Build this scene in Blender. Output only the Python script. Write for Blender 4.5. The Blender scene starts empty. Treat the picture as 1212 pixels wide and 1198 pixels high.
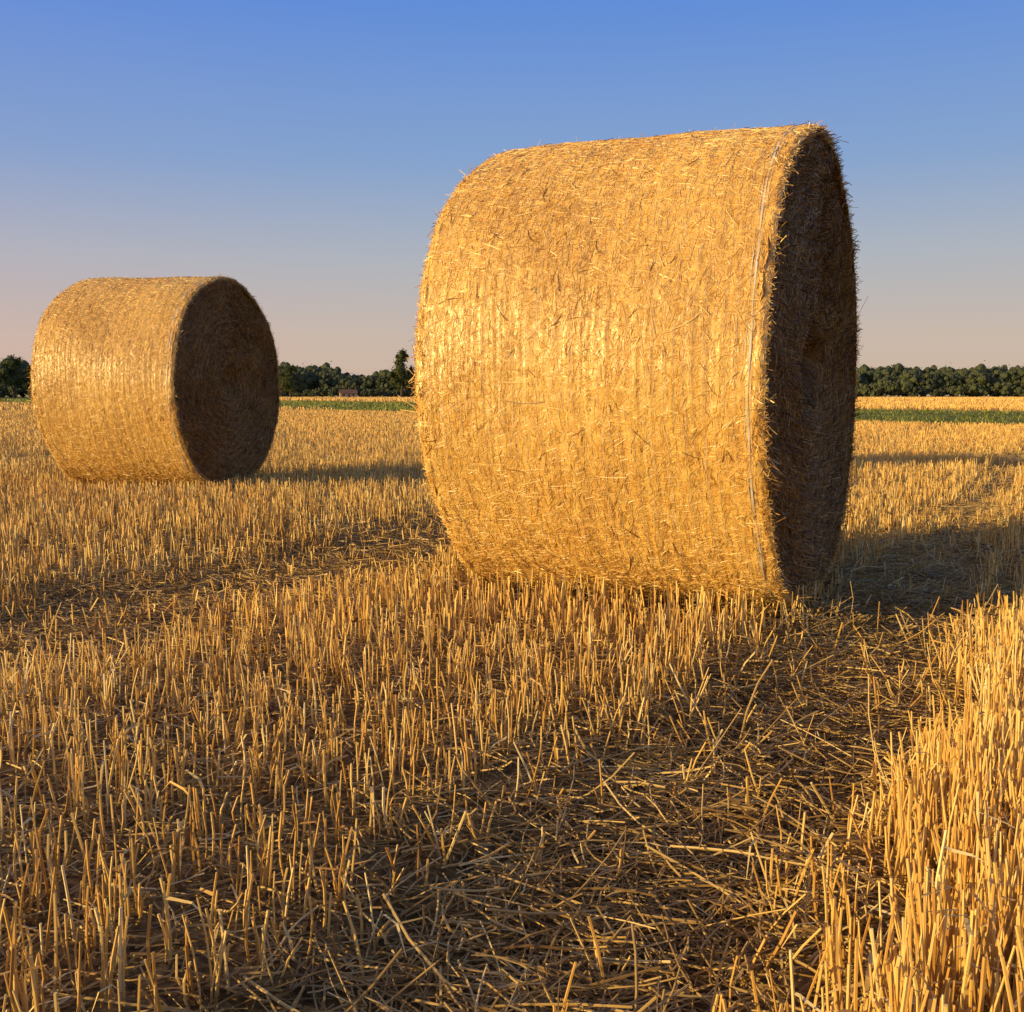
import bpy, math, numpy as np
from mathutils import Vector
rng=np.random.default_rng(7)
S=bpy.context.scene
S.view_settings.view_transform='Standard'; S.view_settings.look='None'; S.view_settings.exposure=0
COL=S.collection
# ------------------------------------------------------------------ helpers
def vnoise(x,y,s,seed=0):
    """cheap smooth pseudo noise in about -1..1"""
    r=np.random.default_rng(seed+100); o=0
    for i in range(7):
        a=r.uniform(0,2*math.pi); k=s*r.uniform(.6,1.7); p=r.uniform(0,6.28)
        o=o+np.sin((x*math.cos(a)+y*math.sin(a))*k+p+1.3*np.sin((x*math.sin(a)-y*math.cos(a))*k*.7+p*2))
    return o/4.0
class MB:
    def __init__(s): s.v=[];s.f=[];s.t=[];s.h=[];s.n=0
    def add(s,v,faces,t,h=None):
        v=np.asarray(v,dtype=np.float32).reshape(-1,3)
        s.v.append(v)
        for f in faces: s.f.append(np.asarray(f,dtype=np.int64)+s.n)
        s.t.append(np.broadcast_to(np.asarray(t,dtype=np.float32).ravel(),(len(v),)))
        s.h.append(np.zeros(len(v),np.float32) if h is None else np.asarray(h,np.float32).ravel())
        s.n+=len(v)
    def mesh(s,name,mat,smooth=False):
        me=bpy.data.meshes.new(name)
        v=np.concatenate(s.v); me.vertices.add(len(v)); me.vertices.foreach_set('co',v.ravel())
        loops=np.concatenate([f.ravel() for f in s.f]); sizes=np.concatenate([np.full(len(f),f.shape[1]) for f in s.f])
        me.loops.add(len(loops)); me.loops.foreach_set('vertex_index',loops.astype(np.int32))
        me.polygons.add(len(sizes)); st=np.concatenate([[0],np.cumsum(sizes)[:-1]])
        me.polygons.foreach_set('loop_start',st.astype(np.int32))
        me.polygons.foreach_set('use_smooth',np.full(len(sizes),bool(smooth)))
        me.update(calc_edges=True)
        a=me.attributes.new('tone','FLOAT','POINT'); a.data.foreach_set('value',np.concatenate(s.t).astype(np.float32))
        a=me.attributes.new('hgt','FLOAT','POINT'); a.data.foreach_set('value',np.concatenate(s.h).astype(np.float32))
        me.materials.append(mat); me.validate()
        return me
def obj(name,me,parent=None,**kw):
    o=bpy.data.objects.new(name,me); COL.objects.link(o)
    if parent: o.parent=parent
    for k,v in kw.items(): o[k]=v
    return o
def norm(a): return a/np.maximum(np.linalg.norm(a,axis=-1,keepdims=True),1e-9)
def tubes(mb,pts,rad,ns,tone,cap=True):
    N,K,_=pts.shape
    d=norm(pts[:,-1]-pts[:,0]); ref=np.where(np.abs(d[:,2:3])>.9,np.array([[1.,0,0]]),np.array([[0,0,1.]]))
    a=norm(np.cross(d,ref)); b=np.cross(d,a)
    ph=rng.uniform(0,6.28,(N,1))+np.arange(ns)[None]*2*math.pi/ns
    off=np.cos(ph)[...,None]*a[:,None]+np.sin(ph)[...,None]*b[:,None]
    v=pts[:,:,None]+rad[:,:,None,None]*off[:,None]
    n=np.arange(N)[:,None,None]*K*ns; k=np.arange(K-1)[None,:,None]*ns; s=np.arange(ns)[None,None]; s2=(s+1)%ns
    q=np.stack([n+k+s,n+k+s2,n+k+ns+s2,n+k+ns+s],-1).reshape(-1,4)
    F=[q]
    if cap: F.append((np.arange(N)[:,None]*K*ns+(K-1)*ns+np.arange(ns)[None]))
    t=np.broadcast_to(tone[:,None,None],(N,K,ns)); h=np.broadcast_to(np.linspace(0,1,K)[None,:,None],(N,K,ns))
    mb.add(v,F,t,h)
def ribbons(mb,pts,wid,side,tone):
    N,K,_=pts.shape
    v=np.stack([pts-side[:,None]*wid[...,None]/2,pts+side[:,None]*wid[...,None]/2],2)
    n=np.arange(N)[:,None]*K*2; k=np.arange(K-1)[None]*2
    q=np.stack([n+k,n+k+1,n+k+3,n+k+2],-1).reshape(-1,4)
    t=np.broadcast_to(tone[:,None,None],(N,K,2)); h=np.broadcast_to(np.linspace(0,1,K)[None,:,None],(N,K,2))
    mb.add(v,[q],t,h)
def gridmesh(mb,V,tone,flip=False,closed=False):
    A,B,_=V.shape; i=np.arange(A-1)[:,None]; j=np.arange(B if closed else B-1)[None]; j2=(j+1)%B
    q=np.stack([i*B+j,i*B+j2,(i+1)*B+j2,(i+1)*B+j],-1).reshape(-1,4)
    if flip: q=q[:,::-1]
    mb.add(V,[q],tone)
# ------------------------------------------------------------------ materials
def newmat(name):
    m=bpy.data.materials.new(name); m.use_nodes=True; nt=m.node_tree
    return m,nt,nt.nodes,nt.links,nt.nodes['Principled BSDF']
def ramp(nodes,stops):
    r=nodes.new('ShaderNodeValToRGB'); e=r.color_ramp.elements
    while len(e)<len(stops): e.new(.5)
    for x,(p,c) in zip(e,stops): x.position=p; x.color=(*c,1)
    return r
def straw_mat(name,stops,base_dark=.6,nscale=60,patch=1.5,patchamt=.25,rough=.5,spec=.35):
    m,nt,N,L,B=newmat(name)
    at=N.new('ShaderNodeAttribute'); at.attribute_name='tone'
    ah=N.new('ShaderNodeAttribute'); ah.attribute_name='hgt'
    tc=N.new('ShaderNodeTexCoord')
    n1=N.new('ShaderNodeTexNoise'); n1.inputs['Scale'].default_value=nscale; n1.inputs['Detail'].default_value=3
    n2=N.new('ShaderNodeTexNoise'); n2.inputs['Scale'].default_value=patch; n2.inputs['Detail'].default_value=4
    L.new(tc.outputs['Object'],n1.inputs['Vector']); L.new(tc.outputs['Object'],n2.inputs['Vector'])
    a=N.new('ShaderNodeMath'); a.operation='MULTIPLY_ADD'; a.inputs[1].default_value=.3; L.new(n1.outputs[0],a.inputs[0])
    s=N.new('ShaderNodeMath'); s.operation='SUBTRACT'; L.new(at.outputs['Fac'],s.inputs[0]); s.inputs[1].default_value=.15
    L.new(s.outputs[0],a.inputs[2])
    b=N.new('ShaderNodeMath'); b.operation='MULTIPLY_ADD'; b.inputs[1].default_value=patchamt*2; L.new(n2.outputs[0],b.inputs[0])
    s2=N.new('ShaderNodeMath'); s2.operation='SUBTRACT'; L.new(a.outputs[0],s2.inputs[0]); s2.inputs[1].default_value=patchamt
    L.new(s2.outputs[0],b.inputs[2])
    r=ramp(N,stops); L.new(b.outputs[0],r.inputs[0])
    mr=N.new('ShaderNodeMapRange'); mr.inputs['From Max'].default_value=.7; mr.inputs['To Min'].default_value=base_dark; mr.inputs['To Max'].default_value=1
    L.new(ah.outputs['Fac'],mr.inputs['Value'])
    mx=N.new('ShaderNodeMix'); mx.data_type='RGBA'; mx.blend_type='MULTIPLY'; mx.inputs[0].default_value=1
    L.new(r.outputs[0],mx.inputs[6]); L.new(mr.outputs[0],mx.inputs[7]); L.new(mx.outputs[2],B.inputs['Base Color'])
    B.inputs['Roughness'].default_value=rough; B.inputs['Specular IOR Level'].default_value=spec
    return m
STR=[(0,(.24,.11,.025)),(.28,(.55,.29,.065)),(.55,(.81,.50,.13)),(.8,(.93,.67,.23)),(1,(.96,.79,.38))]
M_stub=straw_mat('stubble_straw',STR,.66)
M_lit=straw_mat('loose_straw',[(0,(.11,.064,.021)),(.3,(.32,.195,.055)),(.6,(.58,.385,.12)),(1,(.84,.64,.27))],1)
M_side=straw_mat('bale_straw',[(0,(.20,.09,.016)),(.25,(.55,.29,.055)),(.5,(.82,.51,.12)),(.75,(.94,.67,.195)),(1,(.98,.82,.38))],1,50,2.6,.17,.42,1.0)
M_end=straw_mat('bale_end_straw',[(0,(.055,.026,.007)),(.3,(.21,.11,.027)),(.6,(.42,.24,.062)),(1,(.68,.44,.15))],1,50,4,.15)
M_grass=straw_mat('verge_grass',[(0,(.09,.12,.018)),(.5,(.21,.25,.04)),(.8,(.34,.33,.07)),(1,(.6,.45,.13))],.7,5,.25,.22)
M_leaf=straw_mat('tree_leaves',[(0,(.025,.035,.014)),(.5,(.065,.085,.025)),(1,(.13,.14,.04))],1,1.2,.06,.2,.7,.2)
M_leaf2=straw_mat('wood_leaves',[(0,(.045,.058,.035)),(.5,(.085,.105,.045)),(1,(.15,.15,.06))],1,1.2,.06,.25,.7,.2)  # far wood leaves: slight distance haze put into the paler, bluer base colour
m,nt,N,L,B=newmat('bark'); M_bark=m
n=N.new('ShaderNodeTexNoise'); n.inputs['Scale'].default_value=6; r=ramp(N,[(.3,(.04,.03,.02)),(.7,(.11,.085,.06))]); L.new(n.outputs[0],r.inputs[0]); L.new(r.outputs[0],B.inputs[0]); B.inputs['Roughness'].default_value=.9
def plain(name,c1,c2,sc,rough=.8):
    m,nt,N,L,B=newmat(name); n=N.new('ShaderNodeTexNoise'); n.inputs['Scale'].default_value=sc
    r=ramp(N,[(.3,c1),(.7,c2)]); L.new(n.outputs[0],r.inputs[0]); L.new(r.outputs[0],B.inputs[0]); B.inputs['Roughness'].default_value=rough; return m
M_net=plain('net_plastic',(.52,.45,.35),(.76,.73,.68),30,.4)
M_wall=plain('house_plaster',(.28,.22,.15),(.36,.28,.2),1); M_roof=plain('roof_tile',(.16,.09,.05),(.24,.13,.07),2); M_win=plain('window_glass',(.03,.035,.04),(.06,.06,.07),2,.2)
# ------------------------------------------------------------------ layout
AZ=math.radians(27); u=np.array([math.sin(AZ),math.cos(AZ)]); v=np.array([math.cos(AZ),-math.sin(AZ)])
TRACKS=[(-.51,.25),(-2.55,.42),(-9.2,.25),(-11.2,.25),(6.6,.25),(8.6,.25),(-18,.3),(-20,.3),(15,.3),(17,.3)]
def trackmask(x,y,soft=.13):
    q=x*v[0]+y*v[1]; t=x*u[0]+y*u[1]; m=np.zeros_like(q)
    for c,w in TRACKS:
        dd=np.abs(q-c+.035*np.sin(t*2.1+c)+.025*np.sin(t*5.3)+.02*np.sin(t*11+q*9)); st=1.0; so_=soft
        if c==-.51: ww=w*np.where(t>5,.6,1)*np.where(q<c,1-.35*np.clip((t-1.9)/.8,0,1),1); st=np.where((t>2.3)&(t<5),.93,1.)
        elif c==-2.55: ww=w; st=.72; so_=.34; dd=dd+.07*vnoise(x,y,4,91)
        else: ww=w
        m=np.maximum(m,st*np.clip((ww-dd)/so_+.5,0,1)*(np.where(t>5,.75,1)))
    return m
def gh(x,y):
    d=np.hypot(x,y); f=np.clip(1-(d-15)/30,0,1)
    q=x*v[0]+y*v[1]
    z=.014*vnoise(x,y,2.2,1)+.006*vnoise(x,y,9,2)+.004*vnoise(x,y,28,3)+.006*np.cos(q*2*math.pi/.13)
    return (z-.030*trackmask(x,y)+.015*np.clip((q+.2)/.25,0,1)*np.clip((2-q)/.5,0,1)*np.clip((3.0-d),0,1))*f
Rb=.75; Lb=1.01
def bale_xf(C,al,L):
    ax=np.array([math.cos(al),-math.sin(al)]); return np.array(C)-ax*L/2, ax
BALES=[((.95,3.42),math.radians(26.0),1.005,1.0),((-1.985,7.8),math.radians(15.8),1.06,1.015)]
# ------------------------------------------------------------------ ground
def axis(n,c,far,a):
    s=np.linspace(-1,1,n); return c+np.sinh(s*a)/math.sinh(a)*far
gx=axis(520,.2,3500,10.5); gy=axis(620,2.6,3500,10.5)
X,Y=np.meshgrid(gx,gy); Z=gh(X,Y)
mb=MB(); gridmesh(mb,np.stack([X,Y,Z],-1),.5)
m,nt,N,L,B=newmat('field_ground')
tc=N.new('ShaderNodeTexCoord'); sp=N.new('ShaderNodeSeparateXYZ'); L.new(tc.outputs['Object'],sp.inputs[0])
def noise(sc,det=5,vec=None):
    n=N.new('ShaderNodeTexNoise'); n.inputs['Scale'].default_value=sc; n.inputs['Detail'].default_value=det; L.new(vec or tc.outputs['Object'],n.inputs['Vector']); return n
nz=noise(70,6); soil=ramp(N,[(.3,(.08,.048,.02)),(.5,(.23,.14,.046)),(.7,(.48,.31,.10))]); L.new(nz.outputs[0],soil.inputs[0])
nf=noise(.25,6); far=ramp(N,[(.3,(.60,.38,.10)),(.7,(.76,.53,.18))]); L.new(nf.outputs[0],far.inputs[0])
nn=noise(.6,8); gr=ramp(N,[(.35,(.13,.16,.025)),(.6,(.24,.26,.05)),(.8,(.4,.33,.08))]); L.new(nn.outputs[0],gr.inputs[0])
cam_d=N.new('ShaderNodeVectorMath'); cam_d.operation='LENGTH'; L.new(tc.outputs['Object'],cam_d.inputs[0])
def mrange(src,a,b,c=0,d=1):
    n=N.new('ShaderNodeMapRange'); n.inputs[1].default_value=a; n.inputs[2].default_value=b; n.inputs[3].default_value=c; n.inputs[4].default_value=d; L.new(src,n.inputs[0]); return n.outputs[0]
def mixc(f,a,b):
    n=N.new('ShaderNodeMix'); n.data_type='RGBA'; L.new(f,n.inputs[0]); L.new(a,n.inputs[6]); L.new(b,n.inputs[7]); return n.outputs[2]
def lin(kx,c):
    n=N.new('ShaderNodeMath'); n.operation='MULTIPLY_ADD'; n.inputs[1].default_value=kx; L.new(sp.outputs[0],n.inputs[0]); L.new(sp.outputs[1],n.inputs[2])
    n2=N.new('ShaderNodeMath'); n2.operation='SUBTRACT'; n2.inputs[1].default_value=c; L.new(n.outputs[0],n2.inputs[0]); return n2.outputs[0]
c=mixc(mrange(cam_d.outputs['Value'],4,20),soil.outputs[0],far.outputs[0])
c=mixc(mrange(lin(1.243,36),-1,2),c,gr.outputs[0])
c=mixc(mrange(lin(1.9,84),-4,4),c,far.outputs[0])
L.new(c,B.inputs[0]); B.inputs['Roughness'].default_value=.95; B.inputs['Specular IOR Level'].default_value=.1
bp=N.new('ShaderNodeBump'); bp.inputs['Strength'].default_value=.8; bp.inputs['Distance'].default_value=.02; L.new(nz.outputs[0],bp.inputs['Height']); L.new(bp.outputs[0],B.inputs['Normal'])
g=obj('ground',mb.mesh('ground',m,True),kind='structure',label='flat harvested grain field with soil, straw and wheel tracks',category='field')
# ------------------------------------------------------------------ stubble
def infoot(x,y,mx=.24,end=.0):
    k=np.zeros(len(x),bool)
    for C,al,L_,_ in BALES:
        mid,ax=bale_xf(C,al,L_); dx=x-mid[0]; dy=y-mid[1]
        a=dx*ax[0]+dy*ax[1]; b=dx*ax[1]*-1+dy*ax[0]
        k|=(np.abs(a)<L_/2+end)&(np.abs(b)<mx)
    return k
stub=MB()
qs=np.arange(-14,14,.112); ts=np.arange(-2,16,.019)
Q,T=np.meshgrid(qs,ts); Q=Q.ravel()+rng.normal(0,.024,Q.size); T=T.ravel()+rng.uniform(-.012,.012,T.size)
x=Q*v[0]+T*u[0]; y=Q*v[1]+T*u[1]
k=(y>.35)&(np.abs(x)<.56*y+1.0)&(np.hypot(x,y)<12.5)
x,y=x[k],y[k]
d0=np.hypot(x,y); keep=rng.random(len(x))<np.clip(1.2-d0*.06,.5,1)
tm=trackmask(x,y); keep&=rng.random(len(x))>tm*.91
sp_=vnoise(x,y,3.0,5)+.6*vnoise(x,y,11,6); keep&=(rng.random(len(x))>np.clip(.06-sp_*.30,0,.65))
x,y=x[keep],y[keep]
cnt=rng.integers(1,5,len(x)); x=np.repeat(x,cnt); y=np.repeat(y,cnt)
x=x+rng.normal(0,.011,len(x)); y=y+rng.normal(0,.011,len(y))
n=6200; t=rng.uniform(.2,3.6,n); q=-.20+rng.gamma(2.0,.16,n); q=q+.05*np.sin(t*6)+.03*np.sin(t*15); xb=q*v[0]+t*u[0]; yb=q*v[1]+t*u[1]; k=(rng.random(n)<np.clip(1.5-t*.42,.0,1))&(vnoise(xb,yb,13,61)>-.5); x=np.concatenate([x,xb[k]]); y=np.concatenate([y,yb[k]])
k=~infoot(x,y)&(np.hypot(x,y)>.66)&(y>.3); x,y=x[k],y[k]
def stalks(x,y,K,ns,rs=1.0,hs=1.0):
    n=len(x); q=x*v[0]+y*v[1]; tm=trackmask(x,y); dist=np.hypot(x,y)
    H=.116+.018*vnoise(x,y,1.3,8)+.012*vnoise(x,y,6,9)-.016*np.clip((dist-3)/4,0,1)
    H=H+np.clip((q+.25)/.15,0,1)*np.clip((2.0-q)/.5,0,1)*.045*np.clip(1-(dist-2.2)*.9,0,1)
    H=H*np.where((q>-.9)&(q<2.5)&(dist>3.2)&(dist<7),.82,1)
    H=H*np.where(q<-1.8,1-.45*tm,1)
    h=H*rng.uniform(.5,1.15,n)*hs
    sg=.09+.30*tm; lx=rng.normal(.02,1,n)*sg; ly=rng.normal(0,1,n)*sg
    wild=rng.random(n)<.07; lx=np.where(wild,lx*4,lx); ly=np.where(wild,ly*4,ly)
    l=np.sqrt(lx*lx+ly*ly+1); z0=gh(x,y)-.008
    base=np.stack([x,y,z0],-1); top=base+np.stack([lx/l*h,ly/l*h,h/l],-1)
    t=np.linspace(0,1,K)[None,:,None]
    pts=base[:,None]*(1-t)+top[:,None]*t
    if K>2: pts=pts+rng.normal(0,.0040,(n,1,3))*np.array([1,1,0])*np.sin(t*math.pi)
    r0=rng.uniform(.0010,.0022,n)*rs; rad=r0[:,None]*np.linspace(1.15,.92,K)[None]
    tone=np.clip(rng.normal(.59,.19,n),0.05,1)
    tubes(stub,pts,rad,ns,tone)
    return pts,tone
d=np.hypot(x,y)
a=d<2.8
pts,tone=stalks(x[a],y[a],4,5)
sel=rng.random(len(pts))<.28; P=pts[sel]; n=len(P)
fr=rng.uniform(.3,.95,(n,1)); st=P[:,0]*(1-fr)+P[:,-1]*fr
an=rng.uniform(0,6.28,n); dr=np.stack([np.cos(an),np.sin(an),0*an],-1); ln=rng.uniform(.03,.07,n)[:,None]
up=rng.uniform(-.4,1.1,n)[:,None]*np.array([[0,0,1.]])
lp=np.stack([st,st+(dr*.4+up*.6)*ln*.5,st+(dr+up*.5)*ln*.8,st+(dr*1.2-np.array([[0,0,.25]]))*ln],1)
ribbons(stub,lp,np.array([[.0035,.0042,.003,.0008]])*rng.uniform(.6,1.2,(n,1)),norm(np.cross(dr,[[0,0,1.]])+rng.normal(0,.4,(n,3))),np.clip(tone[sel]+.05,0,1))
a=(d>=2.8)&(d<12.5); stalks(x[a],y[a],2,3,1.15)
n=150000; dd=rng.uniform(12.0,45,n); xx=rng.uniform(-.62,.62,n)*dd
def verge_near(x,y): return y+1.243*x-36
def verge_far(x,y): return y+1.9*x-84
k=(verge_near(xx,dd)<0)&(rng.random(n)>trackmask(xx,dd)*.9)
xx,yy=xx[k],dd[k]; dd2=yy
N0=len(xx)
h=rng.uniform(.05,.12,N0); b=np.stack([xx,yy,np.full(N0,-.01)],-1); tpp=b+np.stack([rng.normal(0,.02,N0),rng.normal(0,.02,N0),h],-1)
tubes(stub,np.stack([b,tpp],1),(.0028*(dd2/12)[:,None])*np.ones((1,2)),3,np.clip(rng.normal(.56,.14,N0),0,1))
n=90000; yy=45*np.exp(rng.uniform(0,1,n)*math.log(320/45)); xx=rng.uniform(-.7,.7,n)*yy
k=(verge_near(xx,yy)<0)|(verge_far(xx,yy)>0); xx,yy=xx[k],yy[k]; N0=len(xx)
h=rng.uniform(.14,.22,N0)*np.where(yy>110,1.5,1); b=np.stack([xx,yy,np.full(N0,-.01)],-1); tpp=b+np.stack([rng.normal(0,.03,N0),rng.normal(0,.03,N0),h],-1)
tubes(stub,np.stack([b,tpp],1),(.0004*yy[:,None])*np.ones((1,2)),3,np.clip(rng.normal(.60,.07,N0),0,1))
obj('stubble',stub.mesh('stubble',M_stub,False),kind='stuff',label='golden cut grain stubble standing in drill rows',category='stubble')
# ------------------------------------------------------------------ loose straw
lit=MB()
def litter(x,y,ns,K,rs,lmin,lmax,lift,tc_=.5,tl=.12):
    n=len(x); an=rng.uniform(0,6.28,n); ln=lmin+(lmax-lmin)*rng.random(n)**1.7; ti=np.abs(rng.normal(0,tl,n))*np.where(rng.random(n)<.10,3,1)
    z=gh(x,y)+.003+rng.random(n)**2*lift
    b=np.stack([x,y,z],-1); dr=np.stack([np.cos(an)*np.cos(ti),np.sin(an)*np.cos(ti),np.sin(ti)],-1)
    t=np.linspace(0,1,K)[None,:,None]; P=b[:,None]+dr[:,None]*ln[:,None,None]*t
    if K>2: P=P+rng.normal(0,1,(n,1,3))*ln[:,None,None]*.05*np.sin(t*math.pi)
    P[:,:,2]=np.maximum(P[:,:,2],gh(P[:,:,0],P[:,:,1])+.001)
    tubes(lit,P,(rng.uniform(.0007,.0017,n)*rs)[:,None]*np.ones((1,K)),ns,np.clip(rng.normal(tc_,.22,n),0,1))
def wedge(n,y0,y1,m=.56,mm=.7):
    y=np.sqrt(rng.uniform(y0*y0,y1*y1,n)); return rng.uniform(-1,1,n)*(m*y+mm),y
x,y=wedge(52000,.5,4.4); k=~infoot(x,y,.2,-.02); litter(x[k],y[k],3,3,1,.02,.10,.018,.54)
n=18000; t=rng.uniform(.3,7,n); q=-.51+rng.normal(0,.15,n); x=q*v[0]+t*u[0]; y=q*v[1]+t*u[1]; k=~infoot(x,y,.3,0)&(np.hypot(x,y)>.7); litter(x[k],y[k],4,4,1.05,.03,.16,.028,.46,.10)
n=650; t=rng.uniform(.3,5,n); q=-.51+rng.normal(0,.17,n); x=q*v[0]+t*u[0]; y=q*v[1]+t*u[1]; k=~infoot(x,y,.3,0)&(np.hypot(x,y)>.8); litter(x[k],y[k],5,4,1.2,.08,.20,.04,.6,.22)
n=3500; t=rng.uniform(1,9,n); q=-2.55+rng.normal(0,.25,n); x=q*v[0]+t*u[0]; y=q*v[1]+t*u[1]; k=~infoot(x,y,.3,0); litter(x[k],y[k],3,2,1.1,.04,.14,.02,.4)
x,y=wedge(60000,4.4,14); k=~infoot(x,y,.2,-.02); litter(x[k],y[k],3,2,1.5,.03,.13,.025,.55)
mid,ax=bale_xf(*BALES[0][:3]); n=2600; a_=rng.uniform(-.62,.7,n); b_=rng.choice([-1,1],n)*rng.uniform(.12,.45,n); x=mid[0]+ax[0]*a_-ax[1]*b_; y=mid[1]+ax[1]*a_+ax[0]*b_; litter(x,y,3,3,1.1,.03,.13,.07,.5,.3)
obj('loose_straw',lit.mesh('loose_straw',M_lit,False),kind='stuff',label='loose broken straw lying flat in wheel tracks',category='straw')
# ------------------------------------------------------------------ bales
R=Rb; L0=Lb
def rad_at(x,th):
    e=L0/2-np.abs(x); rd=.022; ro=np.where(e<rd,rd-np.sqrt(np.maximum(rd*rd-(rd-np.clip(e,0,rd))**2,0)),0)
    s=th*R
    nn=.007*np.sin(th*3+x*2+1)+.005*np.sin(th*7-x*5)+.003*np.sin(x*11+np.sin(th*2)*2)
    nn+=.0010*vnoise(x,s,38,11)+.0010*vnoise(x,s,95,12)+.0009*vnoise(x*5,s*.16,18,13)+.0009*vnoise(x*5,s*.2,45,14)
    nn+=np.where(e<.03,.004*vnoise(x*2,s,40,15),0)
    r=R-.006-ro*.7+nn-.005*(2*x/L0)**2-.010*(2*x/L0)+.004
    down=np.clip(-np.sin(th),0,1)
    return r-.030*down**10+.016*np.exp(-((down-.78)/.18)**2)-.004*np.sin(th)**2
def cyl(x,th,r): return np.stack([x,np.cos(th)*r,np.sin(th)*r+R-.024],-1)
side=MB()
xs=np.linspace(-L0/2,L0/2,260); th=np.linspace(0,2*math.pi,820,endpoint=False)
XX,TH=np.meshgrid(xs,th,indexing='ij'); RR=rad_at(XX,TH)
tn=np.clip(.50+.09*vnoise(XX,TH*R,60,21)+.09*vnoise(XX*2.5,TH*R*.2,40,22),0,1)
gridmesh(side,cyl(XX,TH,RR),tn.ravel(),closed=True)
n=140000
x=rng.uniform(-L0/2,L0/2,n); t=rng.uniform(0,2*math.pi,n)
ty=rng.random(n); an=np.where(ty<.38,rng.normal(0,.4,n),np.where(ty<.62,rng.normal(1.57,.25,n),rng.uniform(-1.57,1.57,n))); ln=.007+rng.gamma(1.6,.0098,n); ln=np.minimum(ln,.09)
lift=.0000+rng.random(n)**2.5*.0012; loose=rng.random(n)<.003
P=[]
for i,f in enumerate((-.5,0,.5)):
    xi=x+np.cos(an)*ln*f; ti=t+np.sin(an)*ln*f/R
    r=rad_at(np.clip(xi,-L0/2+.002,L0/2-.002),ti)+lift+(.0004*(i==1))
    if i==2: r=r+np.where(loose,rng.uniform(.005,.022,n),0)
    P.append(cyl(np.clip(xi,-L0/2-.01,L0/2+.01),ti,r))
tone=np.clip(rng.normal(.57,.17,n)+.08*vnoise(x*3,t*R*3,3,30)+.06*vnoise(x*12,t*R*1,9,31),0,1)
tubes(side,np.stack(P,1),(rng.uniform(.00045,.0009,n)*np.where(rng.random(n)<.06,1.6,1))[:,None]*np.array([[.9,1,.8]]),3,tone,cap=False)
n=600; x=rng.uniform(-L0/2+.03,L0/2-.03,n); t=rng.uniform(0,6.28,n); an=rng.uniform(-1.57,1.57,n); ln=rng.gamma(2,.014,n)+.015; cu=rng.normal(0,.2,n); P=[]
for f in np.linspace(-.5,.5,5):
    a2=an+cu*f; xi=x+np.cos(a2)*ln*f; ti=t+np.sin(a2)*ln*f/R; P.append(cyl(xi,ti,rad_at(np.clip(xi,-L0/2,L0/2),ti)+.0016+.008*np.abs(f)*(f>0)))
tubes(side,np.stack(P,1),rng.uniform(.0007,.0014,n)[:,None]*np.ones((1,5)),3,np.where(rng.random(n)<.5,.03,.92))
n=14000; sgn=rng.choice([-1,1],n); x0=sgn*(L0/2-rng.uniform(-.004,.030,n)); t=rng.uniform(0,6.28,n)
clump=.55+.6*np.clip(vnoise(t*R,x0,14,51)+.2,0,1.5)
ln=(.008+rng.gamma(1.4,.009,n))*clump; ln=np.where(rng.random(n)<.02,ln*2.6,ln); ln=np.minimum(ln,.11)
r0=rad_at(np.clip(x0,-L0/2,L0/2),t)-.006-rng.uniform(0,.012,n); da=rng.normal(0,1.1,n); dx=sgn*rng.uniform(-.4,.8,n); drr=rng.uniform(-.7,.5,n)
nn_=np.sqrt(da**2+dx**2+drr**2)+1e-6
P=[cyl(x0+dx/nn_*ln*f,t+da/nn_*ln*f/R,r0+.006*(f>0)+drr/nn_*ln*f*(1.1-.2*f)) for f in (0,.5,1)]
tubes(side,np.stack(P,1),rng.uniform(.0006,.0014,n)[:,None]*np.ones((1,3)),3,np.clip(rng.normal(.38,.25,n),0,1))
ME_side=side.mesh('wrapped_side',M_side,False)
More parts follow.
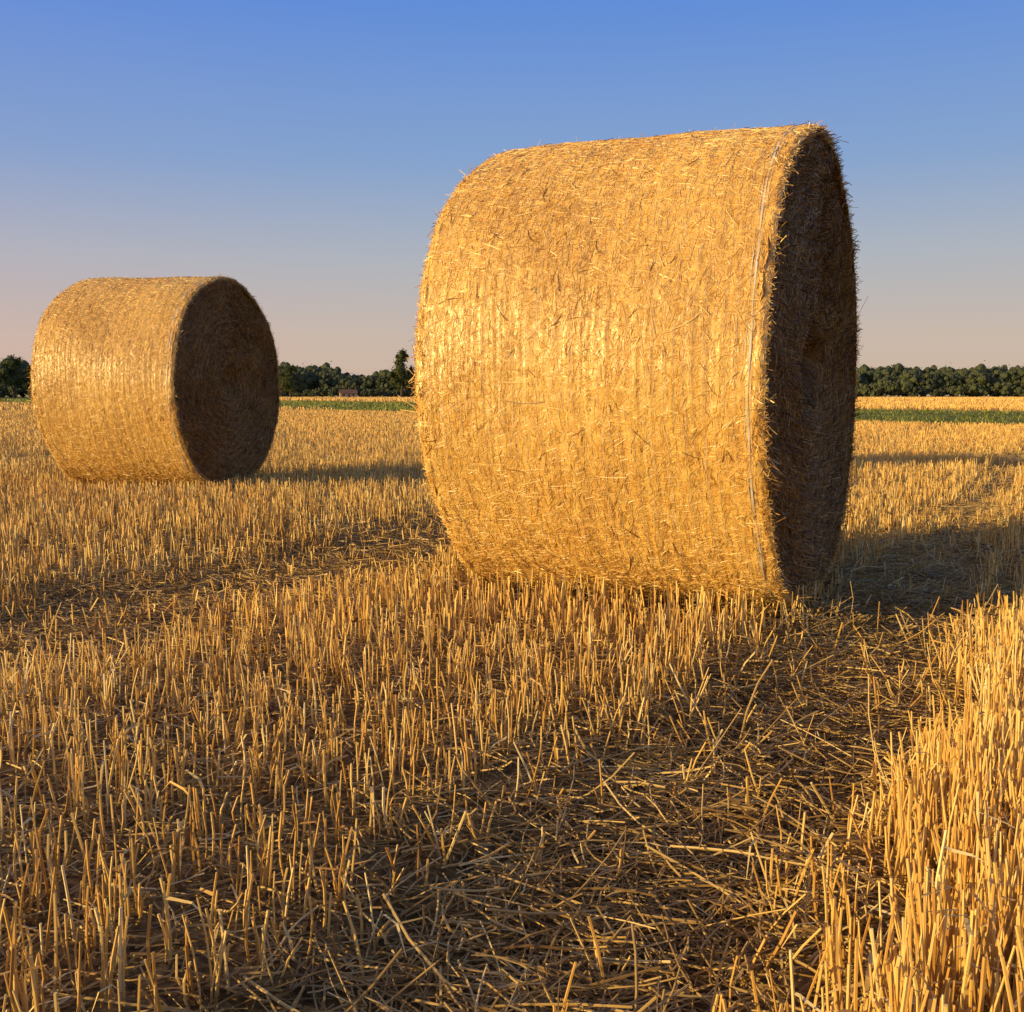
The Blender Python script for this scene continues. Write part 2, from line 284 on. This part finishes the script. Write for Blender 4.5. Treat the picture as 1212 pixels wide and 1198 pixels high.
def build_end(hole,sgn,nst=32000):
    end=MB()
    def spr(r,th): return r/.052+th/(2*math.pi)+.3*np.sin(th*2+r*6)+.22*vnoise(r*np.cos(th),r*np.sin(th),9,44)
    def amp(r,th): return np.clip(.5+.6*vnoise(r*np.cos(th),r*np.sin(th),5,47),.1,1)
    def face_x(r,th):
        z=-hole/(1+np.exp((r-.11-.03*np.sin(th*2+.6)-.012*np.sin(th*5))/.012))-.015*np.exp(-(r/.25)**2)
        z+=.011*amp(r,th)*np.abs(np.sin(math.pi*spr(r,th)))**.7+.010*vnoise(r*np.cos(th),r*np.sin(th),14,41)+.006*vnoise(r*np.cos(th),r*np.sin(th),45,43)
        return z-.012-np.where(r>R-.05,((r-(R-.05))/.05)**2*.006,0)
    rs=np.linspace(.0,1,180)[:,None]; th=np.linspace(0,2*math.pi,420,endpoint=False)[None]
    redge=rad_at(np.array(sgn*(L0/2-.010)),th if sgn>0 else math.pi-th)-.001
    THh=th+0*rs; RRr=rs*redge
    def fpt(r,th,dx=0): return np.stack([face_x(r,th)+dx,np.cos(th)*r,np.sin(th)*r],-1)
    V=fpt(RRr,THh); rg=amp(RRr,THh)*np.abs(np.sin(math.pi*spr(RRr,THh)))**.6
    gridmesh(end,V,np.clip(.24+.26*rg+.14*vnoise(V[...,1],V[...,2],35,42),0,1).ravel(),closed=True)
    n=nst; r=(R-.02)*np.sqrt(rng.random(n)); t=rng.uniform(0,6.28,n); ln=.012+rng.gamma(2,.014,n); an=rng.normal(0,.42,n)
    an=np.where(rng.random(n)<.18,rng.uniform(-1.57,1.57,n),an); out=rng.random(n)<.09; P=[]
    for i,f in enumerate((-.5,0,.5)):
        yy=np.cos(t)*r+(-np.sin(t)*np.cos(an)+np.cos(t)*np.sin(an))*ln*f; zz=np.sin(t)*r+(np.cos(t)*np.cos(an)+np.sin(t)*np.sin(an))*ln*f
        ri=np.minimum(np.hypot(yy,zz),R-.028); ti=np.arctan2(zz,yy)
        dx=.0003+.003*rng.random(n)+(np.where(out,rng.uniform(.008,.038,n),0) if i==2 else 0)
        P.append(fpt(ri,ti,dx))
    rg=amp(r,t)*np.abs(np.sin(math.pi*spr(r,t)))**.6
    tubes(end,np.stack(P,1),rng.uniform(.0006,.0015,n)[:,None]*np.ones((1,3)),3,np.clip(rng.normal(.30,.22,n)+.24*rg,0,1),cap=False)
    return end.mesh('end_face',M_end,False)
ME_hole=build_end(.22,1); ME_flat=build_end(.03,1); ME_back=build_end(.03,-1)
net=MB()
th=np.linspace(0,2*math.pi,500,endpoint=False)
xc=-L0/2+.03
for i in range(70):
    xc+=rng.uniform(.009,.026)
    if xc>L0/2-.06: break
    w=.0007; xw=xc+.003*np.sin(th*3+i*2)+.001*np.sin(th*31+i)
    V=np.stack([cyl(xw+s*w/2,th,rad_at(xw,th)+.0011+.0006*np.sin(th*27+i*3)) for s in (-1,1)],0); gridmesh(net,V,.5,closed=True)
for xc,w,sg in ((L0/2-.042,.0058,0),(L0/2-.052,.0018,1),(L0/2-.036,.0015,2)):
    xw=xc+.004*np.sin(th*2+1)+.002*np.sin(th*5+sg)+.001*np.sin(th*17+sg)
    V=np.stack([cyl(xw+s*w/2*(.65+.35*np.sin(th*23+sg)),th,rad_at(xw,th)+.0020+.0009*np.sin(th*37+sg)) for s in (-1,-.3,.3,1)],0); gridmesh(net,V,.5,closed=True)
ME_net=net.mesh('net_wrap',M_net,False)
labels=['large round golden straw bale with net wrap standing on stubble','round straw bale with darker coiled end casting a long shadow']
for i,(C,al,L_,sz) in enumerate(BALES):
    mid,ax=bale_xf(C,al,L_)
    e=obj('straw_bale',None,label=labels[i],category='straw bale',group='round straw bales standing on the stubble field')
    e.location=(mid[0],mid[1],0); e.rotation_euler=(0,0,-al); e.empty_display_size=.3
    e.scale=(L_/L0,1,sz)
    s=obj('wrapped_side',ME_side,e)
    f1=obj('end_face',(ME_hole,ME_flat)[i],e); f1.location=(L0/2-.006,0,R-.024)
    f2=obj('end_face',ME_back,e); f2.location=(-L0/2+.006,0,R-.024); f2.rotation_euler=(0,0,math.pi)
    nw=obj('net_wrap',ME_net,e)
# ------------------------------------------------------------------ verge grass
gm=MB(); n=70000; yy=rng.uniform(15,190,n); xx=rng.uniform(-.62,.62,n)*yy
k=(verge_near(xx,yy)>0)&(verge_far(xx,yy)<0); xx,yy=xx[k],yy[k]; n=len(xx)
h=rng.uniform(.05,.18,n)*(.8+.5*vnoise(xx,yy,.5,3)); h=np.maximum(h,.05); b=np.stack([xx,yy,np.full(n,-.02)],-1); lean=rng.normal(0,.06,(n,2))
mid_=b+np.stack([lean[:,0]*.3,lean[:,1]*.3,h*.6],-1); tp=b+np.stack([lean[:,0],lean[:,1],h],-1)
an=rng.normal(-.4,.6,n); sd=np.stack([np.cos(an),np.sin(an),0*an],-1)
ribbons(gm,np.stack([b,mid_,tp],1),(.0008*yy)[:,None]*np.array([[1,.9,.15]]),sd,np.clip(rng.normal(.48,.13,n),0,1))
obj('verge_grass',gm.mesh('verge_grass',M_grass),kind='stuff',label='low green grass strip along the field edge',category='grass')
# ------------------------------------------------------------------ trees
def crown(mb,c,w,h,nl,ls,tone0=.5,core=True,ncl=None):
    ncl=ncl or int(10+h*1.2)
    cc=rng.normal(0,1,(ncl,3)); cc=norm(cc)*rng.uniform(.2,.8,(ncl,1)); cc=cc*np.array([w/2,w/2,h/2])+c
    cr=rng.uniform(.2,.4,ncl)*min(w,h)*.62
    if core:
        for i in range(ncl):
            a=np.linspace(0,2*math.pi,9,endpoint=False)[None]; p=np.linspace(-1.5,1.5,6)[:,None]
            rr=cr[i]*.66*(1+.2*np.sin(a*3+i)*np.cos(p*2))
            V=np.stack([rr*np.cos(p)*np.cos(a),rr*np.cos(p)*np.sin(a),rr*np.sin(p)],-1)+cc[i]
            gridmesh(mb,V,.3,closed=True)
    ci=rng.integers(0,ncl,nl); dr=norm(rng.normal(0,1,(nl,3))); P=cc[ci]+dr*cr[ci][:,None]*rng.uniform(.6,1.25,(nl,1))
    a=norm(rng.normal(0,1,(nl,3))); b=norm(np.cross(a,rng.normal(0,1,(nl,3)))); s=ls*rng.uniform(.5,1.3,(nl,1))
    V=np.stack([P-a*s,P-b*s*.6,P+a*s,P+b*s*.6],1)
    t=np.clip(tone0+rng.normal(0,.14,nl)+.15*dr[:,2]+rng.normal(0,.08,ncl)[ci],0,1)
    mb.add(V,[np.arange(nl*4).reshape(-1,4)],np.repeat(t,4))
def trunk(mb,x,y,h,r):
    K=6; z=np.linspace(-.3,h,K); P=np.stack([x+.06*h*np.sin(z*.5)*z/h,y+0*z,z],-1)[None]
    tubes(mb,P,(r*np.linspace(1.1,.35,K))[None],7,np.array([.5]))
    for i in range(5):
        a=rng.uniform(0,6.28); z0=h*rng.uniform(.45,.85); l=h*rng.uniform(.25,.4)
        p0=np.array([x,y,z0]); p1=p0+np.array([math.cos(a)*l*.7,math.sin(a)*l*.7,l*.6])
        tubes(mb,np.stack([p0,(p0+p1)/2+[0,0,-.05*l],p1])[None],(r*np.array([.45,.3,.12]))[None],5,np.array([.5]))
def pxdir(px): return (px-606)/1300.
wood=MB()
def row(px0,px1,dist,topf,step,nl,ls,tone0,var=.1,wf=.7):
    x=pxdir(px0)*dist
    while x<pxdir(px1)*dist:
        px=x/dist*1300+606; H=(topf(px)*dist/1300+.658)*rng.uniform(1-var,1+var*.6); d_=dist+rng.uniform(-8,8); w=rng.uniform(.6,1.5)*max(H*wf,3.5)
        crown(wood,np.array([x,d_,H*.5]),w,H*1.0,nl,ls,tone0+rng.normal(0,.04))
        x+=w*step
def topB(px):
    b=1.5*math.sin(px*.043)+1.2*math.sin(px*.017+2)
    if px<60: return 40+6*math.sin(px*.09)
    if px<400: return 37+b
    if px<450: return 28-3*math.cos((px-428)*.1)
    if px<520: return 31+b
    if px<1000: return 34+b
    return 35+.5*b
row(-330,1560,345,lambda p:topB(p)*1.02,.09,200,.26,.42,.03)
row(-330,1560,325,lambda p:topB(p)*.84+2,.12,180,.26,.48,.08)
row(-330,1560,312,lambda p:12+4*math.sin(p*.05)+3*math.sin(p*.013),.22,120,.26,.62,.25,.9)
obj('wood',wood.mesh('wood',M_leaf2),kind='stuff',label='far-off dark green wood along the edge of the fields',category='wood')
def tree(px,dist,H,w,label,t0=.4):
    x=pxdir(px)*dist; e=obj('tree',None,label=label,category='tree'); e.location=(x,dist,0)
    mb=MB(); trunk(mb,0,0,H*.7,H*.028); obj('trunk',mb.mesh('trunk',M_bark,True),e)
    mb=MB(); crown(mb,np.array([0,0,H*.53]),w,H*.86,2400,.2,t0,True,26); crown(mb,np.array([w*.06,0,H*.84]),w*.6,H*.34,600,.18,t0,True,8)
    obj('crown',mb.mesh('crown',M_leaf),e)
tree(476,235,10.8,6.4,'tall dark green tree standing alone before the wood',.5)
tree(20,240,9.6,6.8,'broad dark tree at the far edge of the field')
tree(-12,238,8.4,5.8,'lower rounded tree at the far edge of the field',.45)
tree(38,250,8.0,4.8,'narrow tree at the far edge of the field',.35)
tree(345,250,7.8,6.8,'rounded tree before the wood beyond the field',.5)
# ------------------------------------------------------------------ farmhouse
def box(mb,x0,x1,y0,y1,z0,z1):
    V=np.array([[a,b,c] for a in (x0,x1) for b in (y0,y1) for c in (z0,z1)]); mb.add(V,[np.array([[0,1,3,2],[4,6,7,5],[0,4,5,1],[2,3,7,6],[0,2,6,4],[1,5,7,3]])],.5)
e=obj('farmhouse',None,label='small farmhouse with brown roof among distant trees',category='house'); e.location=(pxdir(413)*296,296,0); e.rotation_euler=(0,0,.25)
mb=MB(); box(mb,-2.2,2.2,-1.6,1.6,0,1.3); mb.add(np.array([[-2.2,-1.6,1.3],[-2.2,1.6,1.3],[-2.2,0,2.1],[2.2,-1.6,1.3],[2.2,1.6,1.3],[2.2,0,2.1]]),[np.array([[0,1,2],[3,5,4]])],.5); obj('wall',mb.mesh('wall',M_wall),e)
mb=MB()
for sgn in (-1,1):
    V=np.array([[-2.4,sgn*1.8,1.24],[2.4,sgn*1.8,1.24],[2.4,0,2.15],[-2.4,0,2.15]]); V2=V+[0,0,.1]; mb.add(np.concatenate([V,V2]),[np.array([[0,1,2,3],[4,7,6,5],[0,4,5,1],[1,5,6,2],[3,2,6,7],[0,3,7,4]])],.5)
obj('roof',mb.mesh('roof',M_roof),e)
for xx_ in (-1.4,1.2):
    mb=MB(); box(mb,xx_-.3,xx_+.3,-1.64,-1.605,.5,1.05); obj('window',mb.mesh('window',M_win),e)
mb=MB(); box(mb,-.25,.25,-1.64,-1.605,0,1.0); obj('door',mb.mesh('door',M_bark),e)
# ------------------------------------------------------------------ light, world
EL=math.radians(10); sd=Vector((-.924*math.cos(EL),-.382*math.cos(EL),math.sin(EL)))
sl=bpy.data.lights.new('sun','SUN'); sl.energy=5; sl.angle=math.radians(.5); sl.color=(1,.70,.28)
so=bpy.data.objects.new('sun',sl); COL.objects.link(so); so.rotation_euler=(-sd).to_track_quat('-Z','Y').to_euler()
W=bpy.data.worlds.new('World'); S.world=W; W.use_nodes=True; nt=W.node_tree; N=nt.nodes; L=nt.links; BG=N['Background']
sky=N.new('ShaderNodeTexSky'); sky.sky_type='NISHITA'; sky.sun_disc=False; sky.sun_elevation=EL; sky.sun_rotation=math.atan2(sd.x,sd.y)%(2*math.pi); sky.dust_density=2; sky.ozone_density=2
tc=N.new('ShaderNodeTexCoord'); nm=N.new('ShaderNodeVectorMath'); nm.operation='NORMALIZE'; L.new(tc.outputs['Generated'],nm.inputs[0])
sx=N.new('ShaderNodeSeparateXYZ'); L.new(nm.outputs[0],sx.inputs[0])
rp=ramp(N,[(0,(.64,.475,.355)),(.05,(.60,.49,.41)),(.12,(.44,.47,.52)),(.2,(.245,.38,.63)),(.33,(.115,.27,.71)),(1,(.02,.06,.23))]); L.new(sx.outputs[2],rp.inputs[0])
mr=N.new('ShaderNodeMapRange'); mr.inputs[1].default_value=-.05; mr.inputs[2].default_value=-.6; L.new(sx.outputs[0],mr.inputs[0])
vt=N.new('ShaderNodeMix'); vt.data_type='RGBA'; vt.blend_type='MULTIPLY'; L.new(mr.outputs[0],vt.inputs[0]); L.new(rp.outputs[0],vt.inputs[6]); vt.inputs[7].default_value=(1.06,.95,1.0,1)
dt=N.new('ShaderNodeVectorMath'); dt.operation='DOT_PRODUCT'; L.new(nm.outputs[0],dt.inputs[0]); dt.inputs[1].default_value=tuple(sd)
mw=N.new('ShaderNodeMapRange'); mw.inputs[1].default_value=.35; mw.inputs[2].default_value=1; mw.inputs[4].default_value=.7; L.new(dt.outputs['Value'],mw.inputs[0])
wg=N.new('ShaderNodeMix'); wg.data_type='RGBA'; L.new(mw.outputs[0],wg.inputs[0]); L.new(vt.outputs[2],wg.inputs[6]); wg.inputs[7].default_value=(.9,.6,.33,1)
sc=N.new('ShaderNodeMix'); sc.data_type='RGBA'; sc.blend_type='MULTIPLY'; sc.inputs[0].default_value=1; L.new(sky.outputs[0],sc.inputs[6]); sc.inputs[7].default_value=(.08,.08,.08,1)
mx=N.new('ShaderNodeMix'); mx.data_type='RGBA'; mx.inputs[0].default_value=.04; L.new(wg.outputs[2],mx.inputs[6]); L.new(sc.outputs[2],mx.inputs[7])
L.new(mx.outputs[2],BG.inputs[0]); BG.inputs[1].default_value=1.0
# ------------------------------------------------------------------ camera
cd=bpy.data.cameras.new('camera'); cd.sensor_width=36; cd.lens=36*1300/1212; cd.clip_start=.05; cd.clip_end=6000
co=bpy.data.objects.new('camera',cd); COL.objects.link(co); co.location=(0,0,.658); co.rotation_euler=(math.radians(90-5.75),0,0)
S.camera=co
